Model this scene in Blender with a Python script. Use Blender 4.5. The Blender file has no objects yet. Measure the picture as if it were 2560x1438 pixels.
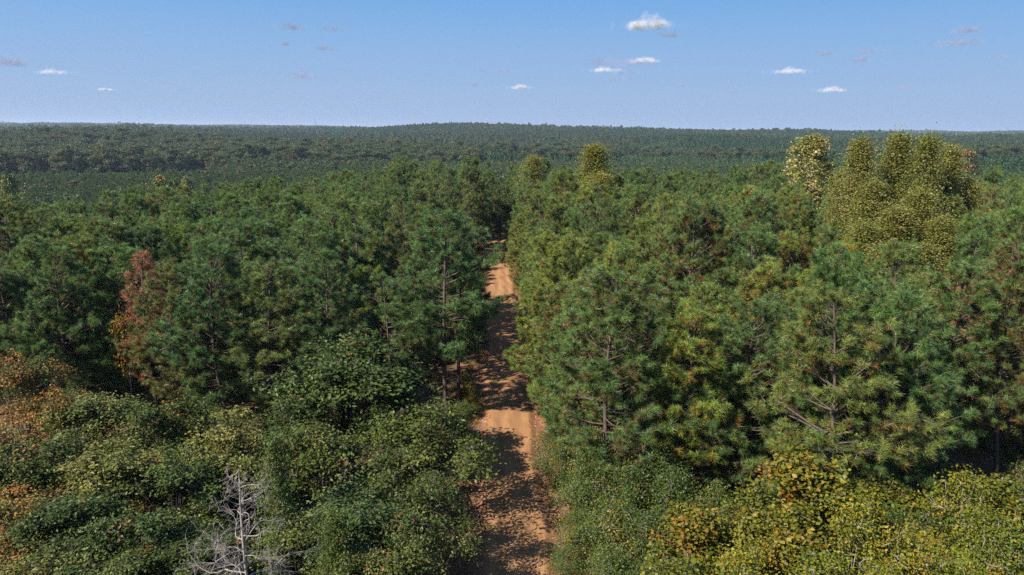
import bpy, math
import numpy as np
from mathutils import Matrix, Vector

# ------------------------------------------------------------------ camera, sky, sun, exposure
SC = bpy.context.scene
COL = SC.collection
CAM_H = 27.0
HFOV = math.radians(70.0)
PITCH, ROLL = math.radians(12.07), math.radians(0.55)
FPX = 1280.0 / math.tan(HFOV / 2)
FWD = np.array([0, math.cos(PITCH), -math.sin(PITCH)])
R0 = np.array([1.0, 0, 0]); U0 = np.cross(R0, FWD)
RIGHT = R0 * math.cos(ROLL) + U0 * math.sin(ROLL)
UP = -R0 * math.sin(ROLL) + U0 * math.cos(ROLL)
cam_data = bpy.data.cameras.new('camera')
cam = bpy.data.objects.new('camera', cam_data); COL.objects.link(cam)
cam_data.sensor_fit = 'HORIZONTAL'; cam_data.angle = HFOV
cam_data.clip_start = 0.5; cam_data.clip_end = 80000
M = Matrix.Identity(4)
for i in range(3):
    M[i][0], M[i][1], M[i][2] = RIGHT[i], UP[i], -FWD[i]
M[2][3] = CAM_H
cam.matrix_world = M
SC.camera = cam

SKY_LEVEL = 0.40
SUN_EL = math.radians(41.0)
SUN_ROT = math.radians(235.0)            # clockwise from +Y: the sun stands left of and behind the camera
sun_dir = Vector((math.cos(SUN_EL) * math.sin(SUN_ROT), math.cos(SUN_EL) * math.cos(SUN_ROT), math.sin(SUN_EL)))
world = bpy.data.worlds.new('World'); SC.world = world; world.use_nodes = True
wn = world.node_tree
bg = wn.nodes['Background']
sky_tex = wn.nodes.new('ShaderNodeTexSky')
sky_tex.sky_type = 'NISHITA'; sky_tex.sun_disc = False
sky_tex.sun_elevation = SUN_EL; sky_tex.sun_rotation = SUN_ROT
sky_tex.altitude = 100; sky_tex.air_density = 1.0; sky_tex.dust_density = 0.0; sky_tex.ozone_density = 6.0
bg.inputs[1].default_value = 0.10
# the low sky is paler and more lavender with the dust over the woods: blend by elevation, all round the dome
tcw = wn.nodes.new('ShaderNodeTexCoord'); sxw = wn.nodes.new('ShaderNodeSeparateXYZ'); wn.links.new(tcw.outputs['Generated'], sxw.inputs[0])
rw = wn.nodes.new('ShaderNodeValToRGB'); wn.links.new(sxw.outputs[2], rw.inputs[0])
e = rw.color_ramp.elements
while len(e) < 5: e.new(.5)
for q, (p_, c_) in zip(e, [(0.0, (.37, .50, .735)), (.05, (.345, .50, .755)), (.11, (.27, .475, .79)), (.19, (.15, .40, .79)), (.5, (.07, .22, .60))]):
    q.position = p_; q.color = (*c_, 1)
sc_ = wn.nodes.new('ShaderNodeMix'); sc_.data_type = 'RGBA'; sc_.blend_type = 'MULTIPLY'; sc_.inputs[0].default_value = 1
wn.links.new(rw.outputs[0], sc_.inputs[6]); sc_.inputs[7].default_value = (SKY_LEVEL / .10,) * 3 + (1,)
fw = wn.nodes.new('ShaderNodeMapRange'); fw.interpolation_type = 'SMOOTHSTEP'
wn.links.new(sxw.outputs[2], fw.inputs[0]); fw.inputs[1].default_value = .15; fw.inputs[2].default_value = .8; fw.inputs[3].default_value = 1.0; fw.inputs[4].default_value = 0.0
mw = wn.nodes.new('ShaderNodeMix'); mw.data_type = 'RGBA'
wn.links.new(fw.outputs[0], mw.inputs[0]); wn.links.new(sky_tex.outputs[0], mw.inputs[6]); wn.links.new(sc_.outputs[2], mw.inputs[7])
wn.links.new(mw.outputs[2], bg.inputs[0])
sl = bpy.data.lights.new('sun', 'SUN'); sl.energy = 5.0; sl.angle = math.radians(0.53); sl.color = (1.0, 0.93, 0.82)
sun = bpy.data.objects.new('sun', sl); COL.objects.link(sun)
sun.rotation_euler = sun_dir.to_track_quat('Z', 'Y').to_euler(); sun.location = (-40, -40, 80)

SC.view_settings.view_transform = 'Standard'; SC.view_settings.look = 'None'
SC.view_settings.exposure = 1.3; SC.view_settings.gamma = 1.0
SC.view_settings.use_curve_mapping = False
SC.render.engine = 'CYCLES'
cy = SC.cycles
cy.max_bounces = 8; cy.diffuse_bounces = 5; cy.glossy_bounces = 1; cy.transmission_bounces = 3
cy.transparent_max_bounces = 200; cy.volume_bounces = 0
cy.use_denoising = False
cy.caustics_reflective = False; cy.caustics_refractive = False

RNG = np.random.default_rng(7)
ORD = ('first second third fourth fifth sixth seventh eighth ninth tenth eleventh twelfth thirteenth fourteenth fifteenth sixteenth '
       'seventeenth eighteenth nineteenth twentieth').split()
ORD += ['twenty-' + w for w in ORD[:9]] + ['thirtieth'] + ['thirty-' + w for w in ORD[:9]] + ['fortieth'] + ['forty-' + w for w in ORD[:9]] + ['fiftieth'] + ['fifty-' + w for w in ORD[:9]]

# ------------------------------------------------------------------ helpers
def spot(px, py, Y):
    """the point at depth Y (world y) seen at a photograph pixel"""
    d = FWD + RIGHT * (px - 1280) / FPX - UP * (py - 719) / FPX
    t = Y / d[1]
    return d[0] * t, Y, CAM_H + d[2] * t

def road_x(y):
    y = np.asarray(y, float)
    return 0.54 - (y - 40) * 0.0285 - 0.0012 * np.clip(y - 138, 0, None) ** 2

def sm(a, b, x):
    t = np.clip((x - a) / (b - a), 0, 1)
    return t * t * (3 - 2 * t)

def terrain(x, y):
    x = np.asarray(x, float); y = np.asarray(y, float)
    d = np.hypot(x, y) + 1e-6
    az = np.arctan2(x, np.abs(y) + 1e-6)
    L = np.interp(d, [0, 85, 120, 150, 200, 250, 330, 420, 520, 600, 700, 800, 1100, 1600, 2400, 3200, 4500, 6000, 8000, 12000, 16000],
                  [0, 0, -1.5, -4, -8, -11.5, -15, -17, -16.5, -14, -13, -14, -12, -6, 3, 2, 12, 14, 26, 38, 20])
    Rr = np.interp(d, [0, 205, 300, 450, 700, 1100, 1700, 2600, 3600, 5000, 7000, 9000, 12000, 16000],
                   [0, 0, -5.5, -13, -16, -14, -6, 6, 3, 14, 18, 26, 34, 20])
    z = L + (Rr - L) * sm(-0.48, -0.10, az)
    g = lambda cx, cy_, sx, sy, h: h * np.exp(-((x - cx) / sx) ** 2 - ((y - cy_) / sy) ** 2)
    z = z + g(-300, 2150, 330, 400, 8) + g(-30, 2350, 240, 450, 12) + g(330, 2300, 240, 400, 6) + g(500, 2700, 500, 600, 9) + g(-1300, 3300, 600, 500, 9)
    z = z + g(-700, 1500, 300, 260, 7) + g(600, 1300, 380, 260, 6) + g(1700, 3200, 600, 500, 7)
    far = sm(620, 1200, d)
    z = z + far * (6.5 * np.sin(y / 118 + .9 * np.sin(x / 410) + .4) + 3.2 * np.sin(x / 173 + y / 291 + 1) + 2.6 * np.sin(x / 97 - y / 141 + 2.2) + 3.0 * np.sin(y / 310 + x / 620))
    z = z + sm(3000, 6000, d) * (7 * np.sin(x / 420 + 0.6) + 6 * np.sin(x / 233 + y / 900 + 2) + 5 * np.sin(y / 700))
    near = sm(9, 16, np.abs(x - road_x(np.clip(y, 0, 200)))) * (1 - far)
    return z + near * (0.12 * np.sin(x * .7 + y * .31) + 0.1 * np.sin(x * .23 - y * .47 + 1))

def new_mesh(name, V, T, mats, mi=None, tint=None, smooth=False):
    V = np.asarray(V, np.float32); T = np.asarray(T, np.int32)
    me = bpy.data.meshes.new(name)
    me.vertices.add(len(V)); me.vertices.foreach_set('co', V.ravel())
    k = T.shape[1]
    me.loops.add(T.size); me.loops.foreach_set('vertex_index', T.ravel())
    me.polygons.add(len(T)); me.polygons.foreach_set('loop_start', np.arange(0, T.size, k, dtype=np.int32))
    for m in mats: me.materials.append(m)
    if mi is not None: me.polygons.foreach_set('material_index', np.asarray(mi, np.int32))
    if tint is not None:
        a = me.attributes.new('tint', 'FLOAT_COLOR', 'POINT')
        c = np.ones((len(V), 4), np.float32); c[:, :3] = tint
        a.data.foreach_set('color', c.ravel())
    if smooth: me.polygons.foreach_set('use_smooth', np.ones(len(T), bool))
    me.update(calc_edges=True)
    return me

def link(name, me, parent=None):
    o = bpy.data.objects.new(name, me); COL.objects.link(o)
    if parent is not None: o.parent = parent
    return o

def thing(name, label, cat, loc, rz=0.0, group=None):
    o = bpy.data.objects.new(name, None); COL.objects.link(o)
    o.location = loc; o.rotation_euler = (0, 0, rz); o.empty_display_size = 0.5
    return tag(o, label, cat, group)

def tag(o, label, cat, group=None):
    o['label'] = label; o['category'] = cat
    if group: o['group'] = group
    return o

def unit(v):
    return v / (np.linalg.norm(v, axis=-1, keepdims=True) + 1e-9)

def tubes(paths, sides=5):
    """paths: list of (points Nx3, radii N) -> vertices, triangles"""
    V, T, n = [], [], 0
    ang = np.linspace(0, 2 * math.pi, sides, endpoint=False)
    for P, r in paths:
        P = np.asarray(P, float); r = np.asarray(r, float)
        t = unit(np.gradient(P, axis=0))
        ref = np.array([0.31, 0.17, 0.93]) if abs(t[0, 2]) < .8 else np.array([0.93, 0.2, 0.1])
        a = unit(np.cross(t, ref)); b = np.cross(t, a)
        ring = P[:, None] + r[:, None, None] * (np.cos(ang)[None, :, None] * a[:, None] + np.sin(ang)[None, :, None] * b[:, None])
        V.append(ring.reshape(-1, 3))
        m = len(P)
        i = np.arange(m - 1)[:, None] * sides + np.arange(sides)[None]
        j = np.arange(m - 1)[:, None] * sides + (np.arange(sides)[None] + 1) % sides
        q = np.stack([i, j, j + sides, i + sides], -1).reshape(-1, 4) + n
        T.append(q[:, [0, 1, 2]]); T.append(q[:, [0, 2, 3]])
        n += m * sides
    return np.concatenate(V), np.concatenate(T)

def rand_dirs(rng, n):
    return unit(rng.normal(size=(n, 3)))

# ------------------------------------------------------------------ materials
def mat(name):
    m = bpy.data.materials.new(name); m.use_nodes = True
    nt = m.node_tree
    for n in list(nt.nodes):
        if n.type != 'OUTPUT_MATERIAL': nt.nodes.remove(n)
    return m, nt, nt.nodes['Material Output']

class N:
    """tiny node helper"""
    def __init__(s, nt): s.nt = nt
    def node(s, t, **kw):
        n = s.nt.nodes.new(t)
        for k, v in kw.items(): setattr(n, k, v)
        return n
    def put(s, sock, v):
        if hasattr(v, 'is_output') or isinstance(v, bpy.types.NodeSocket): s.nt.links.new(v, sock)
        else:
            if isinstance(v, tuple) and len(v) == 3 and len(sock.default_value) == 4: v = (*v, 1)
            sock.default_value = v
    def math(s, op, a, b=0.0, clamp=False):
        n = s.node('ShaderNodeMath', operation=op, use_clamp=clamp); s.put(n.inputs[0], a); s.put(n.inputs[1], b); return n.outputs[0]
    def mix(s, f, a, b, blend='MIX'):
        n = s.node('ShaderNodeMix', data_type='RGBA', blend_type=blend)
        s.put(n.inputs[0], f); s.put(n.inputs[6], a); s.put(n.inputs[7], b); return n.outputs[2]
    def noise(s, vec, scale, detail=4, rough=.55):
        n = s.node('ShaderNodeTexNoise'); n.inputs['Scale'].default_value = scale; n.inputs['Detail'].default_value = detail
        n.inputs['Roughness'].default_value = rough
        if vec is not None: s.put(n.inputs['Vector'], vec)
        return n.outputs['Fac']
    def ramp(s, fac, stops):
        n = s.node('ShaderNodeValToRGB'); e = n.color_ramp.elements
        while len(e) < len(stops): e.new(0.5)
        for q, (p, c) in zip(e, stops): q.position = p; q.color = (*c, 1)
        s.put(n.inputs[0], fac); return n.outputs[0]
    def pos(s): return s.node('ShaderNodeNewGeometry').outputs['Position']

def foliage_mat(name, stops, dry=(0.21, 0.105, 0.04), transl=0.3, rough=0.5, spec=0.3, obj_share=0.4, var=0.7):
    """tint.r picks from the ramp together with a number of the tree's own, tint.g turns it to the dry colour, tint.b is lightness"""
    m, nt, out = mat(name); k = N(nt)
    at = k.node('ShaderNodeAttribute', attribute_name='tint')
    sep = k.node('ShaderNodeSeparateColor'); k.put(sep.inputs[0], at.outputs['Color'])
    oi = k.node('ShaderNodeObjectInfo')
    f = k.math('ADD', k.math('MULTIPLY', sep.outputs[0], 1 - obj_share), k.math('MULTIPLY', oi.outputs['Random'], obj_share))
    c = k.ramp(f, stops)
    c = k.mix(sep.outputs[1], c, dry)
    c = k.mix(1.0, c, oi.outputs['Color'], 'MULTIPLY')
    v = k.math('ADD', k.math('MULTIPLY', sep.outputs[2], var), 1 - var / 2)
    hs = k.node('ShaderNodeHueSaturation'); k.put(hs.inputs['Value'], v); k.put(hs.inputs['Color'], c)
    c = hs.outputs[0]
    p = k.node('ShaderNodeBsdfPrincipled'); k.put(p.inputs['Base Color'], c)
    p.inputs['Roughness'].default_value = rough; p.inputs['Specular IOR Level'].default_value = spec
    tr = k.node('ShaderNodeBsdfTranslucent'); k.put(tr.inputs[0], k.mix(1.0, c, (1.15, 1.1, 0.7), 'MULTIPLY'))
    mx = k.node('ShaderNodeMixShader'); mx.inputs[0].default_value = transl
    nt.links.new(p.outputs[0], mx.inputs[1]); nt.links.new(tr.outputs[0], mx.inputs[2]); nt.links.new(mx.outputs[0], out.inputs[0])
    return m

def bark_mat(name, a, b, scale=9):
    m, nt, out = mat(name); k = N(nt)
    tc = k.node('ShaderNodeTexCoord')
    mp = k.node('ShaderNodeMapping'); mp.inputs['Scale'].default_value = (1, 1, .25); k.put(mp.inputs[0], tc.outputs['Object'])
    n = k.noise(mp.outputs[0], scale, 6, .7)
    p = k.node('ShaderNodeBsdfPrincipled'); k.put(p.inputs['Base Color'], k.ramp(n, [(.3, a), (.7, b)]))
    p.inputs['Roughness'].default_value = .9; p.inputs['Specular IOR Level'].default_value = .15
    bp = k.node('ShaderNodeBump'); bp.inputs['Strength'].default_value = .6; k.put(bp.inputs['Height'], n); nt.links.new(bp.outputs[0], p.inputs['Normal'])
    nt.links.new(p.outputs[0], out.inputs[0])
    return m

NEEDLES = foliage_mat('pine_needles', [(0.0, (.062, .128, .040)), (.4, (.105, .175, .044)), (.75, (.16, .205, .05)), (1.0, (.205, .21, .062))], transl=.42, rough=.42, spec=.5, var=.9)
OAK = foliage_mat('oak_leaves', [(0, (.019, .040, .008)), (.5, (.058, .078, .015)), (.8, (.13, .132, .033)), (1, (.20, .18, .065))], dry=(.20, .105, .024), transl=.22, rough=.5, spec=.22, var=1.0)
YELLOW = foliage_mat('yellow_leaves', [(0, (.045, .075, .010)), (.45, (.115, .125, .015)), (.8, (.21, .155, .017)), (1, (.28, .13, .016))], dry=(.26, .11, .018), transl=.38, rough=.5, spec=.25, obj_share=.25)
OLIVE = foliage_mat('poplar_leaves', [(0, (.105, .128, .028)), (.5, (.18, .175, .044)), (1, (.235, .185, .06))], dry=(.33, .23, .12), transl=.45, rough=.45, obj_share=.2)
SHRUB = foliage_mat('shrub_leaves', [(0, (.030, .058, .010)), (.6, (.062, .090, .015)), (1, (.12, .13, .022))], dry=(.28, .16, .03), transl=.25, rough=.48, spec=.25, var=.9)
CEDAR = foliage_mat('cedar_sprays', [(0, (.04, .075, .015)), (1, (.10, .13, .02))], transl=.2, rough=.6)
FARHW = foliage_mat('far_hardwood_leaves', [(0, (.028, .058, .022)), (.5, (.045, .072, .024)), (.8, (.070, .080, .028)), (.94, (.09, .078, .032)), (1, (.125, .07, .032))], transl=.2, var=.45, obj_share=.75)
FARPINE = foliage_mat('far_pine_needles', [(0, (.022, .062, .028)), (.6, (.04, .08, .03)), (1, (.06, .09, .03))], transl=.2, obj_share=.6)
STAND = foliage_mat('stand_needles', [(0, (.036, .088, .030)), (1, (.08, .120, .036))], transl=.28, obj_share=.6, var=.6)
YOUNG = foliage_mat('young_pine_needles', [(0, (.05, .13, .04)), (1, (.09, .165, .045))], transl=.4)
RUST = foliage_mat('dead_needles', [(0, (.2, .1, .04)), (1, (.3, .15, .06))], dry=(.27, .13, .07), transl=.3)
GRASS = foliage_mat('dry_grass', [(0, (.20, .15, .05)), (1, (.38, .27, .10))], transl=.3, obj_share=.3)
LITTER = foliage_mat('fallen_leaves', [(0, (.20, .09, .045)), (.5, (.28, .14, .07)), (1, (.13, .06, .035))], transl=.05, obj_share=0)
PBARK = bark_mat('pine_bark', (.035, .026, .021), (.115, .085, .07))
HBARK = bark_mat('grey_bark', (.08, .068, .055), (.23, .20, .17))
WBARK = bark_mat('pale_bark', (.15, .135, .115), (.38, .35, .30))
SNAGB = bark_mat('bleached_wood', (.11, .097, .088), (.32, .29, .268), 5)

# ground
GROUND, nt, out = mat('forest_floor'); k = N(nt)
P = k.pos()
n1 = k.noise(P, .9, 6, .65); n2 = k.noise(P, .06, 4); n3 = k.noise(P, 14, 3)
c = k.ramp(n1, [(.25, (.045, .028, .017)), (.5, (.115, .066, .036)), (.8, (.19, .11, .06))])
c = k.mix(k.math('MULTIPLY', k.math('SUBTRACT', n2, .42), 3.0, True), c, (.045, .06, .02))
c = k.mix(.35, c, k.ramp(n3, [(.3, (.03, .02, .014)), (.7, (.2, .125, .07))]))
sp = k.node('ShaderNodeSeparateXYZ'); k.put(sp.inputs[0], P)
farm = k.math('MULTIPLY', k.math('SUBTRACT', sp.outputs[1], 500.0), 1 / 900, True)
c = k.mix(farm, c, k.ramp(k.noise(P, .02, 8, .8), [(.3, (.018, .038, .02)), (.7, (.05, .075, .03))]))
p = k.node('ShaderNodeBsdfPrincipled'); k.put(p.inputs['Base Color'], c); p.inputs['Roughness'].default_value = .95; p.inputs['Specular IOR Level'].default_value = .1
bp = k.node('ShaderNodeBump'); bp.inputs['Distance'].default_value = .1; k.put(bp.inputs['Height'], n1); nt.links.new(bp.outputs[0], p.inputs['Normal'])
nt.links.new(p.outputs[0], out.inputs[0])

# sand road: attribute 'tint' r = place across the road (0 edge .. 1 middle), g = verge
ROAD, nt, out = mat('sandy_dirt'); k = N(nt)
P = k.pos()
at = k.node('ShaderNodeAttribute', attribute_name='tint'); sep = k.node('ShaderNodeSeparateColor'); k.put(sep.inputs[0], at.outputs['Color'])
mp = k.node('ShaderNodeMapping'); mp.inputs['Scale'].default_value = (1, .22, 1); k.put(mp.inputs[0], P)
a1 = k.noise(mp.outputs[0], 1.3, 6, .6); a2 = k.noise(P, 22, 4, .7); a3 = k.noise(P, .35, 3)
sand = k.ramp(a1, [(.25, (.195, .092, .041)), (.5, (.28, .143, .064)), (.78, (.36, .207, .10))])
sand = k.mix(k.math('MULTIPLY', sep.outputs[0], .55), sand, (.165, .082, .046))          # the wheel ruts are packed and darker
lit = k.ramp(a2, [(.3, (.09, .04, .024)), (.5, (.2, .09, .052)), (.7, (.27, .135, .08))])
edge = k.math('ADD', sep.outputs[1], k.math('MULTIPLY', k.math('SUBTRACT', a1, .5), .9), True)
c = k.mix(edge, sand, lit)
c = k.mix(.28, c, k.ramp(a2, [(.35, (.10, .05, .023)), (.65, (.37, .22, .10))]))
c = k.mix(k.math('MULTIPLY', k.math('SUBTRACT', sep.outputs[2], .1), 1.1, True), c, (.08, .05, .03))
p = k.node('ShaderNodeBsdfPrincipled'); k.put(p.inputs['Base Color'], c); p.inputs['Roughness'].default_value = .95; p.inputs['Specular IOR Level'].default_value = .1
bp = k.node('ShaderNodeBump'); bp.inputs['Distance'].default_value = .05; k.put(bp.inputs['Height'], a2); nt.links.new(bp.outputs[0], p.inputs['Normal'])
nt.links.new(p.outputs[0], out.inputs[0])

# cloud puffs: thin flakes that scatter and let light through
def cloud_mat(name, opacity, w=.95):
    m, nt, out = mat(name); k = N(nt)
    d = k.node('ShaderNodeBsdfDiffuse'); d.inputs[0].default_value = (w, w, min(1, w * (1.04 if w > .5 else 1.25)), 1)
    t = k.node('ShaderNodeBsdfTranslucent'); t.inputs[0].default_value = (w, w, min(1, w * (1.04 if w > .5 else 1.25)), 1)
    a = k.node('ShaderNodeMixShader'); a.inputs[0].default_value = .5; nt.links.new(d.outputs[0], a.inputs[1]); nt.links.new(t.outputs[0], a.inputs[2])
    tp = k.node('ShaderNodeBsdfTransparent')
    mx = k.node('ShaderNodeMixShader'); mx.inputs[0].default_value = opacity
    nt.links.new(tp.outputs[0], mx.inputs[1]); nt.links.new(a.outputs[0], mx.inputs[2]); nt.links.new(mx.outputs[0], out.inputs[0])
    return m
CLOUD_W = cloud_mat('bright_cloud', .045, .66); CLOUD_G = cloud_mat('thin_cloud_shade_toned', .022, .36)  # thin clouds: their grey-mauve shade is painted into a darker base colour
STEEL, nt, out = mat('galvanised_steel'); k = N(nt)
p = k.node('ShaderNodeBsdfPrincipled'); p.inputs['Base Color'].default_value = (.3, .31, .33, 1); p.inputs['Roughness'].default_value = .5; p.inputs['Metallic'].default_value = .6
nt.links.new(p.outputs[0], out.inputs[0])

# ------------------------------------------------------------------ ground and road
rad = np.concatenate([[0], np.geomspace(4, 16000, 210)])
azs = np.radians(np.concatenate([np.arange(-60, 60, .75), np.arange(60, 300, 6)]))
RR, AA = np.meshgrid(rad, azs, indexing='ij')
GX, GY = RR * np.sin(AA), RR * np.cos(AA)
GZ = terrain(GX, GY) - .02
nr, na = RR.shape
i = np.arange(nr - 1)[:, None] * na + np.arange(na)[None]; j = np.arange(nr - 1)[:, None] * na + (np.arange(na)[None] + 1) % na
Q = np.stack([i, j, j + na, i + na], -1).reshape(-1, 4)
go = link('ground', new_mesh('ground', np.stack([GX, GY, GZ], -1).reshape(-1, 3), Q, [GROUND], smooth=True)); go['kind'] = 'structure'

ys = np.arange(14, 196, .5)
#           offset from centre, height
prof = np.array([(-6.0, 0.0), (-4.4, .05), (-3.4, .02), (-2.6, .06), (-2.1, .22), (-1.75, .26), (-1.3, .22), (-.9, .17), (-.55, .2), (-.1, .27), (.35, .25), (.7, .19),
                 (1.05, .18), (1.4, .24), (1.8, .27), (2.15, .1), (2.5, -.005), (2.95, .05), (3.5, .35), (4.2, .55), (5.0, .5), (5.8, .32), (6.6, .1), (7.2, 0)])
ux = np.linspace(-6, 7.2, 90)
uz = np.interp(ux, prof[:, 0], prof[:, 1])
UX, YY = np.meshgrid(ux, ys)
wob = .16 * np.sin(YY * .31) + .1 * np.sin(YY * .83 + 1)
bank = np.where(UX > 2.3, .75 + .35 * np.sin(YY * .19), 1.0)
HZ = uz[None] * bank + .015 + .03 * np.sin(UX * 3.1 + YY * 1.7) * np.sin(YY * .9 - UX * 2) * (np.abs(UX) < 6)
XX = road_x(YY) + UX + wob * (np.abs(UX) < 5)
rut = np.exp(-((UX + .85) / .28) ** 2) + np.exp(-((UX - .95) / .28) ** 2)
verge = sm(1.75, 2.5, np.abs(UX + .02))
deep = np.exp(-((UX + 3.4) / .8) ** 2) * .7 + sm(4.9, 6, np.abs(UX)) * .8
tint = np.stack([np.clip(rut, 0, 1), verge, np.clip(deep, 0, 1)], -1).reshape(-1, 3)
nu = len(ux); m_ = len(ys)
i = np.arange(m_ - 1)[:, None] * nu + np.arange(nu - 1)[None]
Q = np.stack([i, i + 1, i + nu + 1, i + nu], -1).reshape(-1, 4)
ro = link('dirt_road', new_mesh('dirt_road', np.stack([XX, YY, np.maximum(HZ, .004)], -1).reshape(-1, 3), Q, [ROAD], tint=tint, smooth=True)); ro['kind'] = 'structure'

# ------------------------------------------------------------------ tree generators (plain arrays)
def needles(rng, P, D, K, ln, wd, hue, dry, val, spread=1.15):
    """a brush of K needles round every shoot (position P, direction D)"""
    T = len(P)
    s = rng.random((T, K, 1))
    side = unit(np.cross(D[:, None], rng.normal(size=(T, K, 3))))
    lean = rng.uniform(.25, spread, (T, K, 1))
    d = unit(D[:, None] * np.cos(lean) + side * np.sin(lean))
    L = ln * rng.uniform(.75, 1.15, (T, K, 1)); L = L * np.ones((T, 1, 1)) * rng.uniform(.8, 1.2, (T, 1, 1))
    base = P[:, None] + D[:, None] * (s * ln * .85 - ln * .4)
    w = unit(np.cross(d, rng.normal(size=(T, K, 3)))) * wd * .5
    droop = np.array([0, 0, -1.0]) * L * .12
    V = np.stack([base - w, base + w, base + d * L + droop], 2).reshape(-1, 3)
    Tn = np.arange(len(V)).reshape(-1, 3)
    t = np.stack([np.repeat(hue, K), np.repeat(dry, K), np.repeat(val, K)], -1)
    t[:, 0] += rng.normal(0, .06, len(t)); t[:, 2] += rng.normal(0, .12, len(t))
    return V, Tn, np.repeat(np.clip(t, 0, 1), 3, axis=0)

def make_pine(seed, H=16.0, base=4.5, R=2.7, whorl=.47, K=78, ln=.385, wd=.025, dry=.13, twig=1.0, sparse=1.0, top=1.0):
    rng = np.random.default_rng(seed)
    bend = rng.normal(0, .22, (2,))
    tz = np.linspace(0, H - .25, 14)
    tr = np.stack([bend[0] * np.sin(tz / H * 2.6), bend[1] * np.sin(tz / H * 3.3), tz], -1)
    trr = np.interp(tz, [0, 1, H], [.2, .16, .03]) * H / 16
    paths = []; P, D, inner = [], [], []
    z = base
    lob = rng.uniform(0, 6.28, 3)
    while z < H - .3:
        t = (z - base) / (H - base)
        prof = (min(1, .55 + t * 1.6)) * (1 - t ** 2.3) ** .72 * top + .12
        for b in range(rng.integers(3, 6) if t < .9 else 4):
            az = rng.uniform(0, 6.283)
            L = R * prof * rng.uniform(.55, 1.15) * (1 + .18 * math.sin(2 * az + lob[0]) + .12 * math.sin(3 * az + lob[1] + t * 5))
            if L < .25 or rng.random() > sparse: continue
            el = -.1 + .95 * t + rng.normal(0, .16)
            s = np.linspace(0, 1, 6)
            h = np.array([math.cos(az), math.sin(az), 0])
            sag = np.array([0, 0, 1.0])
            p0 = np.array([np.interp(z, tz, tr[:, 0]), np.interp(z, tz, tr[:, 1]), z])
            bp_ = p0 + L * (s[:, None] * (h * math.cos(el) + sag * math.sin(el))) + (L * .28 * (s ** 2 - .25 * s))[:, None] * sag + rng.normal(0, .05, (6, 3)) * s[:, None] * L * .5
            paths.append((bp_, np.interp(s, [0, 1], [.012 + .016 * L, .006])))
            nt_ = max(2, int(L * 2.75 * twig))
            tang = unit(bp_[-1] - bp_[-3])
            P.append(bp_[-1]); D.append(unit(tang + sag * .5)); inner.append(0)
            for q in range(nt_):
                u = rng.uniform(.28, .97)
                c0 = np.array([np.interp(u, s, bp_[:, a]) for a in range(3)])
                sd = 1 if q % 2 else -1
                lat = unit(np.array([-h[1], h[0], 0]) * sd * rng.uniform(.5, 1.0) + h * .8 + sag * rng.normal(.28, .3))
                tl = (.35 + .42 * L * (1 - u)) * rng.uniform(.6, 1.2)
                e = c0 + lat * tl
                paths.append((np.stack([c0, c0 + lat * tl * .55 + sag * .02, e]), np.array([.011, .008, .004])))
                P.append(e); D.append(unit(lat + sag * rng.uniform(.3, .9))); inner.append(1 - u)
                if tl > .55:
                    for r_ in range(1):
                        l2 = unit(lat + rng.normal(0, .75, 3))
                        e2 = c0 + lat * tl * rng.uniform(.4, .8) + l2 * tl * .35
                        P.append(e2); D.append(unit(l2 + sag * .5)); inner.append(1 - u * .8)
        z += whorl * rng.uniform(.7, 1.3)
    for q in range(5):
        d = unit(np.array([rng.normal(0, .5), rng.normal(0, .5), 1])); P.append(tr[-1] + d * .25); D.append(d); inner.append(0)
    P, D, inner = np.array(P), np.array(D), np.array(inner)
    n = len(P)
    isdry = (rng.random(n) < dry * (.1 + 1.3 * inner)).astype(float) * (rng.uniform(.2, .7, n) if dry < 5 else 1)
    hue = np.clip(.45 + rng.normal(0, .22, n) + .3 * (inner - .3), 0, 1)
    val = np.clip(.5 + rng.normal(0, .3, n), 0, 1)
    D = unit(D + np.array([0, 0, .35]))
    crown = needles(rng, P, D, K, ln, wd, hue, isdry, val, spread=1.5)
    # last year's browning needles sit behind the green brushes
    old = rng.random(n) < min(1, dry * 2.6)
    m = int(old.sum())
    if m:
        oc = needles(rng, P[old] - D[old] * ln * .75 + rng.normal(0, .06, (m, 3)), unit(D[old] + rng.normal(0, .5, (m, 3))), max(6, int(K * .4)), ln * .75, wd, hue[old], rng.uniform(.45, .95, m), val[old] * .8)
        crown = (np.concatenate([crown[0], oc[0]]), np.concatenate([crown[1], oc[1] + len(crown[0])]), np.concatenate([crown[2], oc[2]]))
    trunk = tubes([(tr, trr)], 8)
    # stubs of dead limbs below the crown
    for q in range(7):
        zz = rng.uniform(1.5, base); az = rng.uniform(0, 6.28); l = rng.uniform(.4, 1.3)
        h = np.array([math.cos(az), math.sin(az), rng.normal(0, .15)])
        p0 = np.array([np.interp(zz, tz, tr[:, 0]), np.interp(zz, tz, tr[:, 1]), zz])
        paths.append((np.stack([p0, p0 + h * l * .5, p0 + h * l + np.array([0, 0, .1])]), np.array([.025, .016, .007])))
    return dict(trunk=trunk, limb=tubes(paths, 3), crown=crown)

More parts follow.
